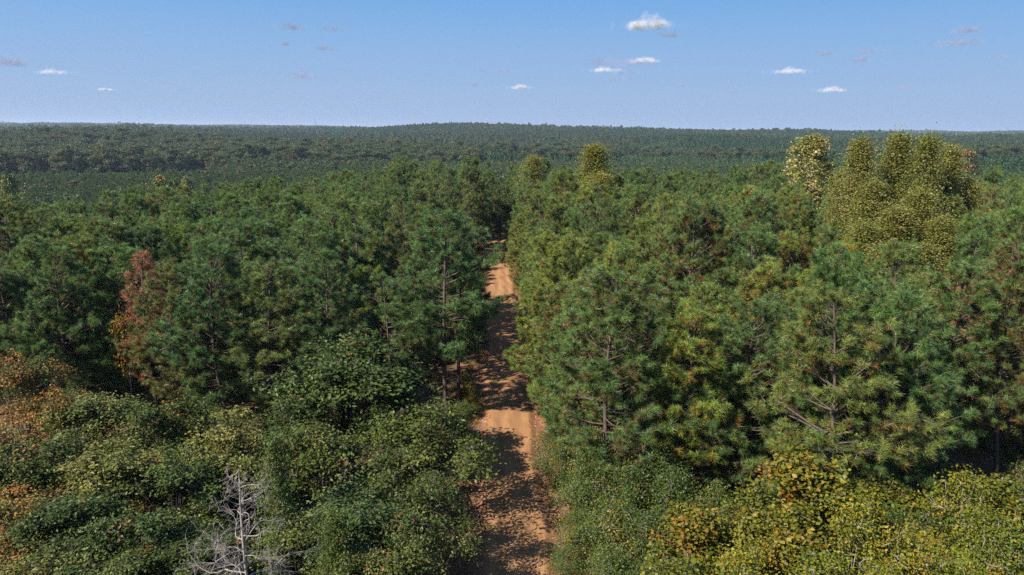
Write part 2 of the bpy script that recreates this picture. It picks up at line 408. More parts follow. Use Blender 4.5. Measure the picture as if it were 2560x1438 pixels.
def leaf_cards(rng, C, rc, n_per, size, aspect, hue, dry, val, flat=.7, droop=0.0, centre=None):
    """leaves (two folded triangles each) scattered in clusters at C"""
    m = len(C)
    off = rng.normal(0, 1, (m, n_per, 3)) * rc * .5 * np.array([1, 1, flat])
    off[:, :, 2] -= droop * np.linalg.norm(off[:, :, :2], axis=-1)
    B = (C[:, None] + off).reshape(-1, 3)
    n = len(B)
    outw = unit(B - (centre if centre is not None else np.array([0, 0, C[:, 2].mean() * .8])))
    nrm = unit(outw * .55 + np.array([0, 0, .55]) + rng.normal(0, .62, (n, 3)))
    ax = unit(np.cross(nrm, rng.normal(size=(n, 3)))); ax = unit(ax + np.array([0, 0, -droop * .8])); sd = np.cross(nrm, ax)
    L = (size * rng.uniform(.65, 1.25, (n, 1))); W = L * aspect * .5
    fold = nrm * W * .35
    V = np.stack([B, B + ax * L * .45 + sd * W + fold, B + ax * L, B + ax * L * .45 - sd * W + fold], 1).reshape(-1, 3)
    q = np.arange(n)[:, None] * 4
    T = np.concatenate([q + [0, 1, 2], q + [0, 2, 3]], 1).reshape(-1, 3)
    t = np.stack([np.repeat(hue, n_per), np.repeat(dry, n_per), np.repeat(val, n_per)], -1)
    t[:, 0] += rng.normal(0, .13, n); t[:, 2] += rng.normal(0, .16, n)
    return V, T, np.repeat(np.clip(t, 0, 1), 4, axis=0)

def make_broadleaf(seed, H, base, R, clusters, n_per, size, aspect=.6, rc=.75, shape='round', dry=.05, droop=.15, stems=1, lumps=.22, limb_r=.05, leafgap=0.0, lobes=0, lob_r=.3):
    rng = np.random.default_rng(seed)
    ph = rng.uniform(0, 6.28, 4)
    tz = np.linspace(0, 1, 10)
    stems_p = []
    for s_ in range(stems):
        a = rng.uniform(0, 6.28); sp_ = 0 if stems == 1 else rng.uniform(.2, .55) * R
        off = np.array([math.cos(a), math.sin(a), 0])
        top = H * ((.86 if shape in ('cone', 'spire') else .68) if stems == 1 else rng.uniform(.6, .82))
        p = np.stack([off[0] * sp_ * tz ** .8 + rng.normal(0, .12) * np.sin(tz * 4), off[1] * sp_ * tz ** .8 + rng.normal(0, .12) * np.sin(tz * 3), tz * top], -1)
        r = np.interp(tz, [0, .06, 1], [1.25, 1, .16]) * (.014 * H + .03) * (1 if stems == 1 else .5)
        stems_p.append((p, r))
    # cluster centres in the shell of an uneven crown
    def radius(t, az):
        if shape == 'round': r = math.sqrt(max(0.02, 1 - (2 * t - .9) ** 2 / 1.25))
        elif shape == 'cone': r = (1 - t) ** .85 * min(1, .4 + t * 3.0) + .03
        elif shape == 'spire': r = (1 - t) ** .9 * min(1, .45 + t * 2.5) * 1.1 * (1 + .22 * math.sin(t * 31 + az * 2)) + .02
        elif shape == 'shrub': r = math.sqrt(max(.03, 1 - t ** 2))
        return r * (1 + lumps * math.sin(2 * az + ph[0] + 3 * t) + lumps * .8 * math.sin(3 * az + ph[1] - 5 * t) + lumps * .6 * math.sin(5 * az + ph[2] + 9 * t))
    C = []
    LB = []
    nlob = lobes
    if nlob: LB.append((0.0, 0.0, H * .82)); LB.append((.2 * R, -.1 * R, H * .7))
    while len(LB) < nlob:
        t = rng.uniform(.08, .97) if shape != 'cone' else rng.random() ** 1.1; az = rng.uniform(0, 6.283)
        rr = R * radius(t, az) * rng.uniform(.55, .95)
        LB.append((rr * math.cos(az), rr * math.sin(az), base + t * (H - base)))
    while len(C) < clusters:
        if nlob and rng.random() < .85:
            l = LB[rng.integers(nlob)]; u = unit(rng.normal(size=3)) * rng.random() ** .45 * R * lob_r
            C.append((l[0] + u[0], l[1] + u[1], l[2] + abs(u[2]) * .75 - .12 * R * lob_r)); continue
        t = rng.random() ** (.85 if shape not in ('cone', 'spire') else 1.05); az = rng.uniform(0, 6.283)
        if leafgap and math.sin(az * 3 + t * 11 + ph[3]) > 1 - leafgap: continue
        rr = R * radius(t, az) * rng.random() ** .38
        C.append((rr * math.cos(az), rr * math.sin(az), base + t * (H - base) * (1 - .0 * rr)))
    C = np.array(C)
    C[:, 2] += rng.normal(0, .2, len(C))
    paths = []
    nodes = []
    nl = max(6, clusters // 9)
    for q in range(nl):
        tgt = C[rng.integers(len(C))]
        p, r = stems_p[rng.integers(len(stems_p))]
        u = np.clip((tgt[2] / H) * rng.uniform(.45, .8), .12, .95)
        a = np.array([np.interp(u, tz, p[:, c]) for c in range(3)])
        s = np.linspace(0, 1, 6)[:, None]
        mid = (a + tgt) / 2 + np.array([0, 0, -.08]) * np.linalg.norm(tgt - a) + rng.normal(0, .12, 3)
        pts = (1 - s) ** 2 * a + 2 * s * (1 - s) * mid + s ** 2 * tgt
        paths.append((pts, np.linspace(limb_r, .012, 6)))
        nodes.append(pts[1:])
    nodes = np.concatenate(nodes)
    for c in C:
        dd = np.linalg.norm(nodes - c, axis=1); a = nodes[np.argmin(dd)]
        m1 = (a + c) / 2 + rng.normal(0, .08, 3)
        paths.append((np.stack([a, m1, c]), np.array([.018, .012, .005])))
    m = len(C)
    isdry = (rng.random(m) < dry) * rng.uniform(.5, 1, m)
    hue = np.clip(.45 + rng.normal(0, .2, m), 0, 1); val = np.clip(.5 + rng.normal(0, .17, m), 0, 1)
    crown = leaf_cards(rng, C, rc, n_per, size, aspect, hue, isdry, val, droop=droop, centre=np.array([0, 0, base * .6 + H * .25]))
    return dict(trunk=tubes(stems_p, 7), limb=tubes(paths, 3), crown=crown)

def make_far_crown(seed, H, base, R, n, size, conic=.5):
    """a small tree for the far woods: trunk and a few hundred leaf clumps"""
    rng = np.random.default_rng(seed)
    t = rng.random(n); az = rng.uniform(0, 6.283, n); ph = rng.uniform(0, 6.28, 3)
    prof = np.sqrt(np.clip(1 - (2 * t - .75) ** 2 / 1.6, .03, 1)) * (1 - conic * t)
    rr = R * prof * (1 + .25 * np.sin(2 * az + ph[0] + 4 * t) + .2 * np.sin(3 * az + ph[1] - 6 * t)) * rng.random(n) ** .3
    B = np.stack([rr * np.cos(az), rr * np.sin(az), base + t * (H - base)], -1)
    outw = unit(B - np.array([0, 0, base + .35 * (H - base)]))
    nrm = unit(outw * .8 + np.array([0, 0, .3]) + rng.normal(0, .5, (n, 3)))
    ax = unit(np.cross(nrm, rng.normal(size=(n, 3)))); sd = np.cross(nrm, ax)
    L = size * rng.uniform(.6, 1.3, (n, 1))
    V = np.stack([B - ax * L * .5 - sd * L * .4, B + ax * L * .5 - sd * L * .35, B + sd * L * .55 + nrm * L * .15], 1).reshape(-1, 3)
    T = np.arange(3 * n).reshape(-1, 3)
    tint = np.stack([np.clip(.5 + rng.normal(0, .25, n), 0, 1), np.zeros(n), np.clip(.5 + rng.normal(0, .22, n), 0, 1)], -1)
    return dict(trunk=tubes([(np.array([[0, 0, 0], [0.05, 0, H * .5], [0, 0, H * .9]]), np.array([.22, .15, .04]))], 4), crown=(V, T, np.repeat(tint, 3, axis=0)))

def tree_meshes(name, d, bark, leaf):
    out_ = {}
    for part in ('trunk', 'limb'):
        if part in d: out_[part] = new_mesh(name + '_' + part, d[part][0], d[part][1], [bark], smooth=True)
    out_['crown'] = new_mesh(name + '_crown', d['crown'][0], d['crown'][1], [leaf], tint=d['crown'][2])
    return out_

def joined(name, d, bark, leaf):
    """trunk, limbs and crown in one mesh, for the stuff that nobody could count"""
    V, T, MI, TI, n = [], [], [], [], 0
    for part in ('trunk', 'limb', 'crown'):
        if part not in d: continue
        v, t = d[part][0], d[part][1]
        V.append(v); T.append(t + n); n += len(v)
        MI.append(np.full(len(t), 1 if part == 'crown' else 0)); TI.append(d[part][2] if part == 'crown' else np.full((len(v), 3), .5))
    return new_mesh(name, np.concatenate(V), np.concatenate(T), [bark, leaf], np.concatenate(MI), np.concatenate(TI))

def plant(name, meshes, label, cat, x, y, sc=(1, 1, 1), rz=0.0, color=(1, 1, 1), group=None, z=None, part_names=None, lean=(0, 0)):
    zz = float(terrain(x, y)) - .05 if z is None else z
    r = thing(name, label, cat, (x, y, zz), rz, group)
    r.scale = sc; r.rotation_euler = (lean[0], lean[1], rz)
    for part, me in meshes.items():
        c = link((part_names or {}).get(part, part), me, r)
        c.color = (*color, 1)
        if part == 'limb': c['kind'] = 'stuff'
    return r

def copy_tree(src, x, y, label, sc, rz, color, lean=(0, 0), group=None):
    """a copy of a thing and of each of its parts"""
    r = src.copy(); COL.objects.link(r)
    r.location = (x, y, float(terrain(x, y)) - .05); r.scale = sc; r.rotation_euler = (lean[0], lean[1], rz); r['label'] = label
    if group: r['group'] = group
    for ch in PARTS[src.name]:
        c = ch.copy(); COL.objects.link(c); c.parent = r; c.color = (*color, 1)
    return r
PARTS = {}

# ------------------------------------------------------------------ scattering of the uncountable woods
def scatter(name, label, X, Y, S, protos, Z=None, sz=None):
    n = len(X)
    Z = terrain(X, Y) - .1 if Z is None else Z
    me = bpy.data.meshes.new(name); me.vertices.add(n)
    me.vertices.foreach_set('co', np.stack([X, Y, Z], -1).astype(np.float32).ravel())
    for an, ty, arr in (('size', 'FLOAT', S), ('turn', 'FLOAT', RNG.uniform(0, 6.283, n)), ('form', 'INT', RNG.integers(0, len(protos), n))):
        a = me.attributes.new(an, ty, 'POINT'); a.data.foreach_set('value', np.asarray(arr, np.float32 if ty == 'FLOAT' else np.int32))
    col = bpy.data.collections.new(name + '_forms')
    for q, pm in enumerate(protos):
        col.objects.link(bpy.data.objects.new(f'{name}_form_{q:02d}', pm))
    ng = bpy.data.node_groups.new(name + '_scatter', 'GeometryNodeTree')
    ng.interface.new_socket('Geometry', in_out='INPUT', socket_type='NodeSocketGeometry')
    ng.interface.new_socket('Geometry', in_out='OUTPUT', socket_type='NodeSocketGeometry')
    A = ng.nodes.new
    gi, go_ = A('NodeGroupInput'), A('NodeGroupOutput')
    iop = A('GeometryNodeInstanceOnPoints'); ci = A('GeometryNodeCollectionInfo')
    ci.inputs['Collection'].default_value = col; ci.inputs['Separate Children'].default_value = True; ci.inputs['Reset Children'].default_value = True
    iop.inputs['Pick Instance'].default_value = True
    def attr(nm, ty):
        a = A('GeometryNodeInputNamedAttribute'); a.data_type = ty; a.inputs[0].default_value = nm; return a.outputs[0]
    cx = A('ShaderNodeCombineXYZ'); L = ng.links.new
    L(attr('turn', 'FLOAT'), cx.inputs[2]); L(gi.outputs[0], iop.inputs['Points']); L(ci.outputs[0], iop.inputs['Instance'])
    L(attr('form', 'INT'), iop.inputs['Instance Index']); L(cx.outputs[0], iop.inputs['Rotation']); L(attr('size', 'FLOAT'), iop.inputs['Scale'])
    L(iop.outputs[0], go_.inputs[0])
    o = link(name, me); o['kind'] = 'stuff'; o['label'] = label
    md = o.modifiers.new('scatter', 'NODES'); md.node_group = ng
    return o

# ------------------------------------------------------------------ pines
PINE_SETS = []
pine_raw = []
for s_, (H, base, R, dry, top, sparse) in enumerate([(16, 4.0, 3.0, .13, 1, 1), (16, 3.2, 3.4, .10, 1, 1), (16, 4.2, 2.9, .26, 1, .95), (16, 2.4, 3.4, .07, 1, 1),
                                                     (16, 5.2, 3.0, .16, 1.05, .95), (16, 3.5, 2.7, .12, .95, 1), (16, 2.0, 3.6, .09, 1, 1), (16, 4.0, 3.2, .36, 1, .9), (16, 6.5, 2.6, .12, 1, .5), (16, 7.5, 2.4, .2, 1, .55)]):
    d = make_pine(100 + s_, H, base, R, dry=dry, top=top, sparse=sparse)
    pine_raw.append(d); PINE_SETS.append(tree_meshes('pine_tree', d, PBARK, NEEDLES))
FORM_WORDS = ['evenly clothed', 'broad', 'rusty-flecked', 'low-branched', 'long-stemmed', 'narrow', 'wide-skirted', 'brown-hearted', 'thin-crowned', 'gappy high-crowned']

def blocked(x, y):
    """where something other than a pine stands"""
    for bx, by, br in BLOCK:
        if (x - bx) ** 2 + (y - by) ** 2 < br * br: return True
    return False

BLOCK = []
TALL = []    # tall broadleaf trees rising over the pines: (px, py top, depth, crown radius, kind, label)
TALL += [(2155, 352, 92, 2.9, 0, 'tall pointed olive-green poplar, the first spire of the big clump rising over the pines'),
         (2250, 336, 95, 3.4, 1, 'tallest olive poplar spire, middle of the clump reaching past the skyline'),
         (2325, 347, 92, 3.0, 2, 'tall olive poplar spire just beyond the tallest one in the clump'),
         (2378, 372, 97, 2.7, 0, 'lower olive poplar spire on the outer side of the tall clump'),
         (2190, 455, 86, 3.2, 1, 'olive green poplar with thin pale limbs at the front foot of the tall clump'),
         (2300, 480, 84, 3.2, 2, 'leafy poplar with visible grey stem at the front of the tall clump'),
         (2112, 425, 96, 2.9, 1, 'low rounded poplar on the inner side of the tall clump'),
         (2425, 450, 98, 2.8, 2, 'low thin poplar on the outer edge of the tall clump'),
         (2245, 520, 80, 3.3, 0, 'poplar with the most open crown, front centre of the tall clump'),
         (2360, 545, 80, 3.0, 1, 'short bushy poplar at the front outer foot of the tall clump'),
         (2165, 560, 79, 2.8, 2, 'short bushy poplar at the front inner foot of the tall clump'),
         (2210, 610, 73, 2.9, 1, 'lowest poplar crown nearest the pines at the foot of the tall clump'),
         (2310, 620, 72.5, 2.9, 0, 'low poplar with white limbs showing, nearest foot of the tall clump'),
         (2030, 340, 128, 3.3, 3, 'pale cream-flecked tulip tree standing alone against the far hills'),
         (1488, 366, 138, 4.4, 2, 'yellow-green pointed poplar standing alone above pines beyond the road end'),
         (1505, 440, 128, 3.9, 0, 'lower yellow-green poplar in front of the lone pointed one'),
         (1335, 392, 168, 4.0, 1, 'olive brown poplar above the canopy just past the end of the road')]
for px, py, Y, R, kd, lb in TALL:
    x, y, z = spot(px, py, Y); BLOCK.append((x, y, 3.4))
for px in (2160, 2250, 2340):
    x, y, z = spot(px, 600, 73); BLOCK.append((x, y, 5.0))
BLOCK += [(-2.5, 164, 5.5)]

def nth_probe(x, y): return float(road_x(y)) - x
def plantation_end(x, y):
    return float(np.interp(math.atan2(x, y), [-.7, -.35, -.12, 0.0, .12, .7], [185, 198, 226, 232, 205, 200]))
DEAD = [(358, 632, 66.5), (2425, 700, 62)]
for px, py, Y in DEAD:
    x, y, z = spot(px, py, Y); BLOCK += [(x, y, 3.2), (x * .94, y - 4.5, 3.0)]
rows = []
cand_rest = []
indiv = []
for side in (-1, 1):
    y = 65.0 if side < 0 else 43.6
    r = 0
    while y < 236:
        xs = []
        x = (5.1 if side > 0 else 4.9) + (0.0 if r % 2 else 1.1)
        if side > 0 and y < 54: x = 8.0 if y > 47 else 19.0
        nth = 0
        while x < .74 * y + 16:
            gx = float(road_x(min(y, 150))) + side * (x + RNG.normal(0, .55)); gy = y + RNG.normal(0, .75)
            x += 5.3 + RNG.normal(0, .45)
            if (side < 0 and 116 < gy < 146 and nth_probe(gx, gy) < 13.5) or blocked(gx, gy) or RNG.random() < (.22 if side < 0 and nth < 2 and gy < 140 else .04): continue
            if math.hypot(gx, gy) > plantation_end(gx, gy): continue
            if side > 0 and gy < 66 and gx > 30 and gy - 53 < (gx - 30) * .0: continue
            nth += 1
            if abs(gx) > .7 * gy + 5 or len(indiv) >= 999: cand_rest.append((gx, gy)); continue
            rows.append((gy, gx, side, r, nth))
        y += 5.4; r += 1
rows.sort(key=lambda t: t[0])
NPINE = 285
PGROUP = 'pines of the plantation along the road'
pine_src = []
for q, ps in enumerate(PINE_SETS): pine_src.append(None)
def pine_color(v):
    return (float(np.clip(1 + v * .28, .68, 1.45)), float(np.clip(1 + v * .10 + RNG.normal(0, .07), .7, 1.4)), float(np.clip(1 - v * .12, .7, 1.25)))
for n_, (gy, gx, side, r, nth) in enumerate(rows):
    if n_ >= NPINE: cand_rest.append((gx, gy)); continue
    f = int(RNG.choice([1, 3, 6])) if (r < 2 or nth == 1) and RNG.random() < .75 else int(RNG.integers(0, 8)); v = float(np.clip(RNG.normal(.5 if side > 0 else -.22, .6), -.15 if side > 0 else -.55, 2))
    if side < 0 and nth <= 2 and gy < 140: f = int(RNG.choice([8, 9, 8, 9, 4]))
    elif side > 0 and RNG.random() < .3: f = int(RNG.choice([2, 7]))
    h = float(np.clip(RNG.normal(1.06 if side > 0 else 1.0, .12), .78, 1.28))
    if side < 0 and 104 < gy < 144 and gx > -22: h *= .5
    w = float(RNG.uniform(.98, 1.3)) * h ** .5
    hue = 'yellowish green' if v > .5 else 'bluish green' if v < -.4 else 'mid green'
    tall = 'tall ' if h > 1.1 else 'short ' if h < .9 else ''
    where = 'left' if side < 0 else 'right'
    lab = f'{tall}{hue} {FORM_WORDS[f]} pine, {ORD[nth - 1]} from the road in the {ORD[r]} {where} row'
    lean = (float(RNG.normal(0, .025)), float(RNG.normal(0, .025))); rz = float(RNG.uniform(0, 6.28)); col = pine_color(v)
    if pine_src[f] is None:
        pine_src[f] = plant('pine_tree', PINE_SETS[f], lab, 'pine tree', gx, gy, (w, w, h), rz, col, PGROUP, lean=lean)
        PARTS[pine_src[f].name] = [c for c in bpy.data.objects if c.parent == pine_src[f]]
    else:
        copy_tree(pine_src[f], gx, gy, lab, (w, w, h), rz, col, lean)
pine_joined = [joined('pine_form', d, PBARK, NEEDLES) for d in pine_raw]
CR = np.array(cand_rest)
scatter('pine_forest', 'pine plantation canopy running back from the road', CR[:, 0], CR[:, 1], np.clip(RNG.normal(1.03, .10, len(CR)), .8, 1.25), pine_joined)

# two dead pines, red-brown all over
dead = tree_meshes('dead_pine', make_pine(140, 15.5, 4, 2.0, K=40, dry=99, sparse=.75), PBARK, RUST)
x, y, z = spot(*DEAD[0])
plant('dead_pine', dead, 'dead pine with rust-red needles among the green pines behind the oaks', 'pine tree', x, y, (1.15, 1.15, z / 15.5), 1.0)
x, y, z = spot(*DEAD[1])
plant('dead_pine', dead, 'dead pine with rust-red needles below the clump of tall poplars', 'pine tree', x, y, (1.2, 1.2, z / 15.5), 3.0)

# ------------------------------------------------------------------ oaks beside the road
oak_raw = [make_broadleaf(200 + q, 10, 2.2, 3.1, 340, 40, .25, .5, rc=.62, droop=.3, dry=dr, lumps=.22, lobes=18, lob_r=.35) for q, dr in enumerate((.015, .02, .05, .015))]
oak_raw.append(make_broadleaf(210, 10, 2.2, 2.9, 300, 40, .2, .55, rc=.62, droop=.2, dry=.6, lobes=16, lob_r=.34))
oak_raw.append(make_broadleaf(212, 10, 2.6, 3.1, 280, 20, .25, .5, rc=.7, droop=.35, dry=.02, lumps=.25, lobes=16, lob_r=.32))
OAKS = [tree_meshes('oak_tree', d, PBARK, OAK) for d in oak_raw]
#     px, py of the top, depth, crown radius, form, label
OAK_LIST = [
    (868, 858, 53, 4.7, 0, 'largest dark green oak, its domed crown rising before the pines near the road'),
    (990, 925, 52, 2.8, 1, 'dark glossy oak between the largest domed oak and the roadside oak'),
    (1080, 1005, 47, 3.5, 5, 'dark oak with drooping leaves leaning out over the left edge of the road'),
    (705, 972, 50, 3.0, 2, 'oak with an orange-leaved patch on the snag side of the largest oak'),
    (790, 1075, 43, 3.0, 0, 'green oak in front of the largest domed oak, behind the cedar'),
    (960, 1130, 41, 2.9, 5, 'dark oak below the roadside oak, second from the road verge'),
    (1075, 1180, 39, 2.4, 5, 'shaded oak on the left road verge below the drooping oak'),
    (560, 1025, 47, 3.0, 1, 'pale-leaved oak straight behind the bare white snag'),
    (405, 1010, 48, 3.1, 2, 'oak with silvery lit leaves under the dark pine trunks'),
    (250, 1000, 49, 3.2, 0, 'olive oak next to the orange one, in the back row of oaks'),
    (140, 975, 50, 2.6, 4, 'oak turning rusty at the foot of the orange-leaved oak'),
    (40, 888, 52, 3.0, 4, 'orange-brown autumn oak at the far left end of the oaks'),
    (110, 1095, 43, 2.9, 2, 'brown-flecked oak just below the orange autumn oak'),
    (275, 1125, 42, 3.0, 3, 'dark oak in the middle of the left oak stand'),
    (430, 1130, 41, 3.0, 1, 'bushy green oak on the outer side of the bare snag'),
    (40, 1225, 38, 2.4, 4, 'rust-tinted oak on the left border of the stand'),
    (190, 1250, 37, 2.6, 0, 'low dark oak in front of the dark middle oak'),
    (345, 1280, 36, 2.6, 2, 'oak with yellowing tips left of the snag trunk'),
    (880, 1240, 37, 2.7, 3, 'broad dark oak between the cedar and the road'),
    (1010, 1300, 35, 2.3, 5, 'low shaded oak nearest the road at the bottom'),
    (480, 1330, 35.5, 2.3, 3, 'small green oak behind the lowest white branches'),
    (90, 1390, 33, 2.4, 1, 'nearest left oak with warm olive leaves'),
    (250, 1410, 32.5, 2.4, 3, 'nearest dark oak, second from the left border'),
    (15, 1140, 41, 2.8, 0, 'dark oak cut by the left border between the two rusty ones'),
    (930, 1395, 33, 2.2, 2, 'near oak with pale lit leaves below the broad dark oak'),
    (740, 1290, 36, 2.2, 1, 'oak filling the gap between the two cedars')]
oak_src = {}
for px, py, Y, R, f, lb in OAK_LIST:
    x, y, z = spot(px, py, Y); rz = float(RNG.uniform(0, 6.28)); v = float(RNG.normal(0, .12))
    col = (1 + v + (.12 if px < 150 else 0), 1 + v * .5, 1.0); sc = (R / 2.8, R / 2.8, z / 10.0)
    if f not in oak_src:
        oak_src[f] = plant('oak_tree', OAKS[f], lb, 'oak tree', x, y, sc, rz, col, 'oaks left of the road')
        PARTS[oak_src[f].name] = [c for c in bpy.data.objects if c.parent == oak_src[f]]
    else: copy_tree(oak_src[f], x, y, lb, sc, rz, col)

# dark hardwoods that close the view where the road bends away
for dx, Y, h, lb in ((-3.5, 163, 13, 'dark hardwood closing the gap at the road bend, on the outer side'), (2.0, 160, 14, 'dark hardwood right at the end of the straight road'), (-0.5, 170, 15, 'tall dark hardwood behind the road bend')):
    copy_tree(oak_src[3], float(road_x(150)) + dx, Y, lb, (1, 1, h / 10), dx, (.75, .85, .9), group='hardwoods at the road bend')
# cedars by the snag
ced = tree_meshes('cedar_tree', make_broadleaf(230, 8, .8, 1.5, 260, 60, .16, .35, rc=.5, shape='cone', lumps=.25, droop=-.3), HBARK, CEDAR)
for px, py, Y, R, lb in ((685, 1105, 36.5, 1.25, 'olive-bright cedar right behind the bare white snag'), (835, 1290, 33.5, 1.3, 'yellowish cedar closer to the road than the snag')):
    x, y, z = spot(px, py, Y)
    plant('cedar_tree', ced, lb, 'cedar tree', x, y, (R / 1.4, R / 1.4, z / 8), float(RNG.uniform(0, 6)), (1, 1, 1), 'cedars among the oaks')

# ------------------------------------------------------------------ tall poplars
POP = [tree_meshes('poplar_tree', make_broadleaf(240 + q, 26, 5, 4.2, 760, 46, .2, .85, rc=1.25, shape='spire', lumps=.36, droop=.1, leafgap=.4, limb_r=.06, dry=dr), WBARK, OLIVE)
       for q, dr in enumerate((.05, .08, .03))]
POP.append(tree_meshes('poplar_tree', make_broadleaf(244, 26, 9, 3.2, 330, 26, .38, .8, rc=.9, shape='round', lumps=.15, droop=.1, limb_r=.07, dry=.35), WBARK, OLIVE))
pop_src = {}
for px, py, Y, R, f, lb in TALL:
    x, y, z = spot(px, py, Y); rz = float(RNG.uniform(0, 6.28)); sc = (R / 2.75, R / 2.75, z / 26)
    col = (1.2, 1.2, .9) if px in (1488, 1505) else (1.35, 1.42, 1.35) if f == 3 else (1.08, 1.14, 1.05)
    if f not in pop_src:
        pop_src[f] = plant('poplar_tree', POP[f], lb, 'poplar tree', x, y, sc, rz, col, 'tall poplars above the pines')
        PARTS[pop_src[f].name] = [c for c in bpy.data.objects if c.parent == pop_src[f]]
    else: copy_tree(pop_src[f], x, y, lb, sc, rz, col)

# ------------------------------------------------------------------ autumn trees at the lower right
AUT = [tree_meshes('autumn_tree', make_broadleaf(260, 9, 1.5, 2.5, 240, 24, .27, .85, rc=.75, lobes=16, lob_r=.33, dry=.12, droop=.2, lumps=.25), HBARK, YELLOW),
       tree_meshes('autumn_tree', make_broadleaf(261, 9, 1.5, 2.4, 220, 22, .25, .85, rc=.75, lobes=15, lob_r=.36, dry=.04, droop=.2, lumps=.25), HBARK, YELLOW),
       tree_meshes('autumn_tree', make_broadleaf(262, 8, 1.2, 2.1, 210, 26, .20, .6, rc=.7, dry=.06, droop=.1, stems=4, lumps=.3, leafgap=.35, limb_r=.022), WBARK, YELLOW),
       tree_meshes('autumn_tree', make_broadleaf(263, 8, 1.2, 2.2, 220, 26, .19, .6, rc=.7, dry=.04, droop=.1, stems=5, lumps=.3, leafgap=.3, limb_r=.022), WBARK, YELLOW)]
AUT_LIST = [
    (2000, 1138, 39, 2.6, 0, 'biggest golden orange broad-leaved tree in front of the pines'),
    (1895, 1230, 37.5, 2.1, 1, 'yellow-green broad-leaved tree on the road side of the biggest golden one'),
    (2085, 1195, 38, 2.2, 1, 'golden green tree tucked behind the white-stemmed sapling'),
    (1985, 1290, 35, 2.3, 1, 'yellow broad-leaved tree in front of the biggest golden one'),
    (1725, 1285, 36.5, 2.0, 0, 'orange-tipped small tree beside the green roadside shrubs'),
    (2150, 1255, 35.5, 2.0, 2, 'slender sapling clump with a bright white stem near the golden tree'),
    (2415, 1180, 38.5, 2.2, 3, 'yellow-green white-stemmed clump nearest the right border'),
    (2290, 1330, 33.5, 2.0, 2, 'thin yellow sapling clump between the two white-stemmed ones'),
    (2510, 1310, 35, 2.2, 3, 'yellow-green leafy clump in the right corner'),
    (2195, 1195, 41.5, 2.2, 1, 'green-gold tree filling the gap behind the slender white stem'),
    (2300, 1225, 41, 2.2, 1, 'green-gold tree between the white-stemmed clumps, under the pines'),
    (2545, 1215, 40, 2.3, 1, 'golden green tree cut by the right border'),
    (2475, 1275, 36, 2.0, 3, 'pale-stemmed leafy clump just inside the right border'),
    (2060, 1390, 32, 1.9, 3, 'low yellow-green clump under the golden trees'),
    (1860, 1375, 33, 2.0, 2, 'low olive-yellow clump in front of the orange-tipped tree'),
    (1690, 1395, 33, 1.8, 1, 'small yellow tree nearest the shrubs at the bottom'),
    (2400, 1400, 32, 1.9, 2, 'low thin-stemmed yellow clump at the bottom right'),
    (2215, 1415, 31.5, 1.8, 3, 'lowest yellow clump below the thin saplings')]
aut_src = {}
for px, py, Y, R, f, lb in AUT_LIST:
    x, y, z = spot(px, py, Y); rz = float(RNG.uniform(0, 6.28)); sc = (R / 2.4, R / 2.4, z / (9 if f < 2 else 8))
    col = (1.05, 1, 1) if f == 0 else (1.0, 1, 1) if f == 1 else (1.12, 1.2, .9)
    if f not in aut_src:
        aut_src[f] = plant('autumn_tree', AUT[f], lb, 'autumn tree', x, y, sc, rz, col, 'autumn trees right of the road')
        PARTS[aut_src[f].name] = [c for c in bpy.data.objects if c.parent == aut_src[f]]
    else: copy_tree(aut_src[f], x, y, lb, sc, rz, col)

# ------------------------------------------------------------------ shrubs on the verges
SHR = [tree_meshes('shrub', make_broadleaf(280 + q, 4, .15, 2.2, 220, 40, .13, .6, rc=.6, shape='shrub', stems=5, lumps=.25, droop=.1, dry=dr, limb_r=.02), HBARK, SHRUB) for q, dr in enumerate((.02, .06, .12))]
SHR_LIST = [
    (1470, 1165, 46, 2.1, 0, 'dark green shrub under the roadside pine, by the sandy bank'),
    (1485, 1105, 47, 2.2, 1, 'tallest shrub of the thicket, right under the roadside pine boughs'),
    (1640, 1130, 46, 2.6, 2, 'tall yellow-flecked shrub at the back of the roadside thicket'),
    (1575, 1180, 44.5, 2.4, 1, 'tall leafy shrub behind the green roadside thicket'),
    (1690, 1185, 43.5, 2.3, 0, 'dark shrub between the pines and the orange-tipped tree'),
    (1445, 1285, 42.5, 1.6, 1, 'green shrub on the bank at the widest part of the road'),
    (1545, 1270, 40.5, 2.3, 2, 'dense roadside shrub with a few yellowed leaves'),
    (450, 1012, 57, 2.0, 1, 'shaded shrub in the gap between the oaks and the left pines, outer one'),
    (520, 1018, 56, 2.2, 0, 'shaded shrub in the gap between the oaks and the left pines, inner one'),
    (1400, 1110, 52, 1.6, 2, 'leafy shrub at the upper end of the open sandy bank'),
    (2240, 1290, 38.5, 1.9, 0, 'dark shrub behind the thin yellow saplings'),
    (2350, 1270, 38.5, 1.9, 2, 'dark shrub beside the yellow-green white-stemmed clump'),
    (1790, 1225, 42, 2.0, 1, 'dark shrub behind the orange-tipped small tree, under the pines'),
    (1640, 1290, 39, 2.1, 1, 'bushy shrub beside the orange-tipped small tree'),
    (1425, 1375, 40.5, 1.3, 2, 'low shrub reaching over the right road edge at the bottom'),
    (1530, 1385, 37, 2.0, 0, 'nearest green shrub right of the road'),
    (1620, 1420, 35.5, 1.9, 1, 'nearest shrub below the orange-tipped small tree')]
shr_src = {}
def put_shrub(x, y, sc, f, lb, col=(1, 1, 1)):
    rz = float(RNG.uniform(0, 6.28))
    if f not in shr_src:
        shr_src[f] = plant('shrub', SHR[f], lb, 'shrub', x, y, sc, rz, col, 'shrubs along the road')
        PARTS[shr_src[f].name] = [c for c in bpy.data.objects if c.parent == shr_src[f]]
    else: copy_tree(shr_src[f], x, y, lb, sc, rz, col)
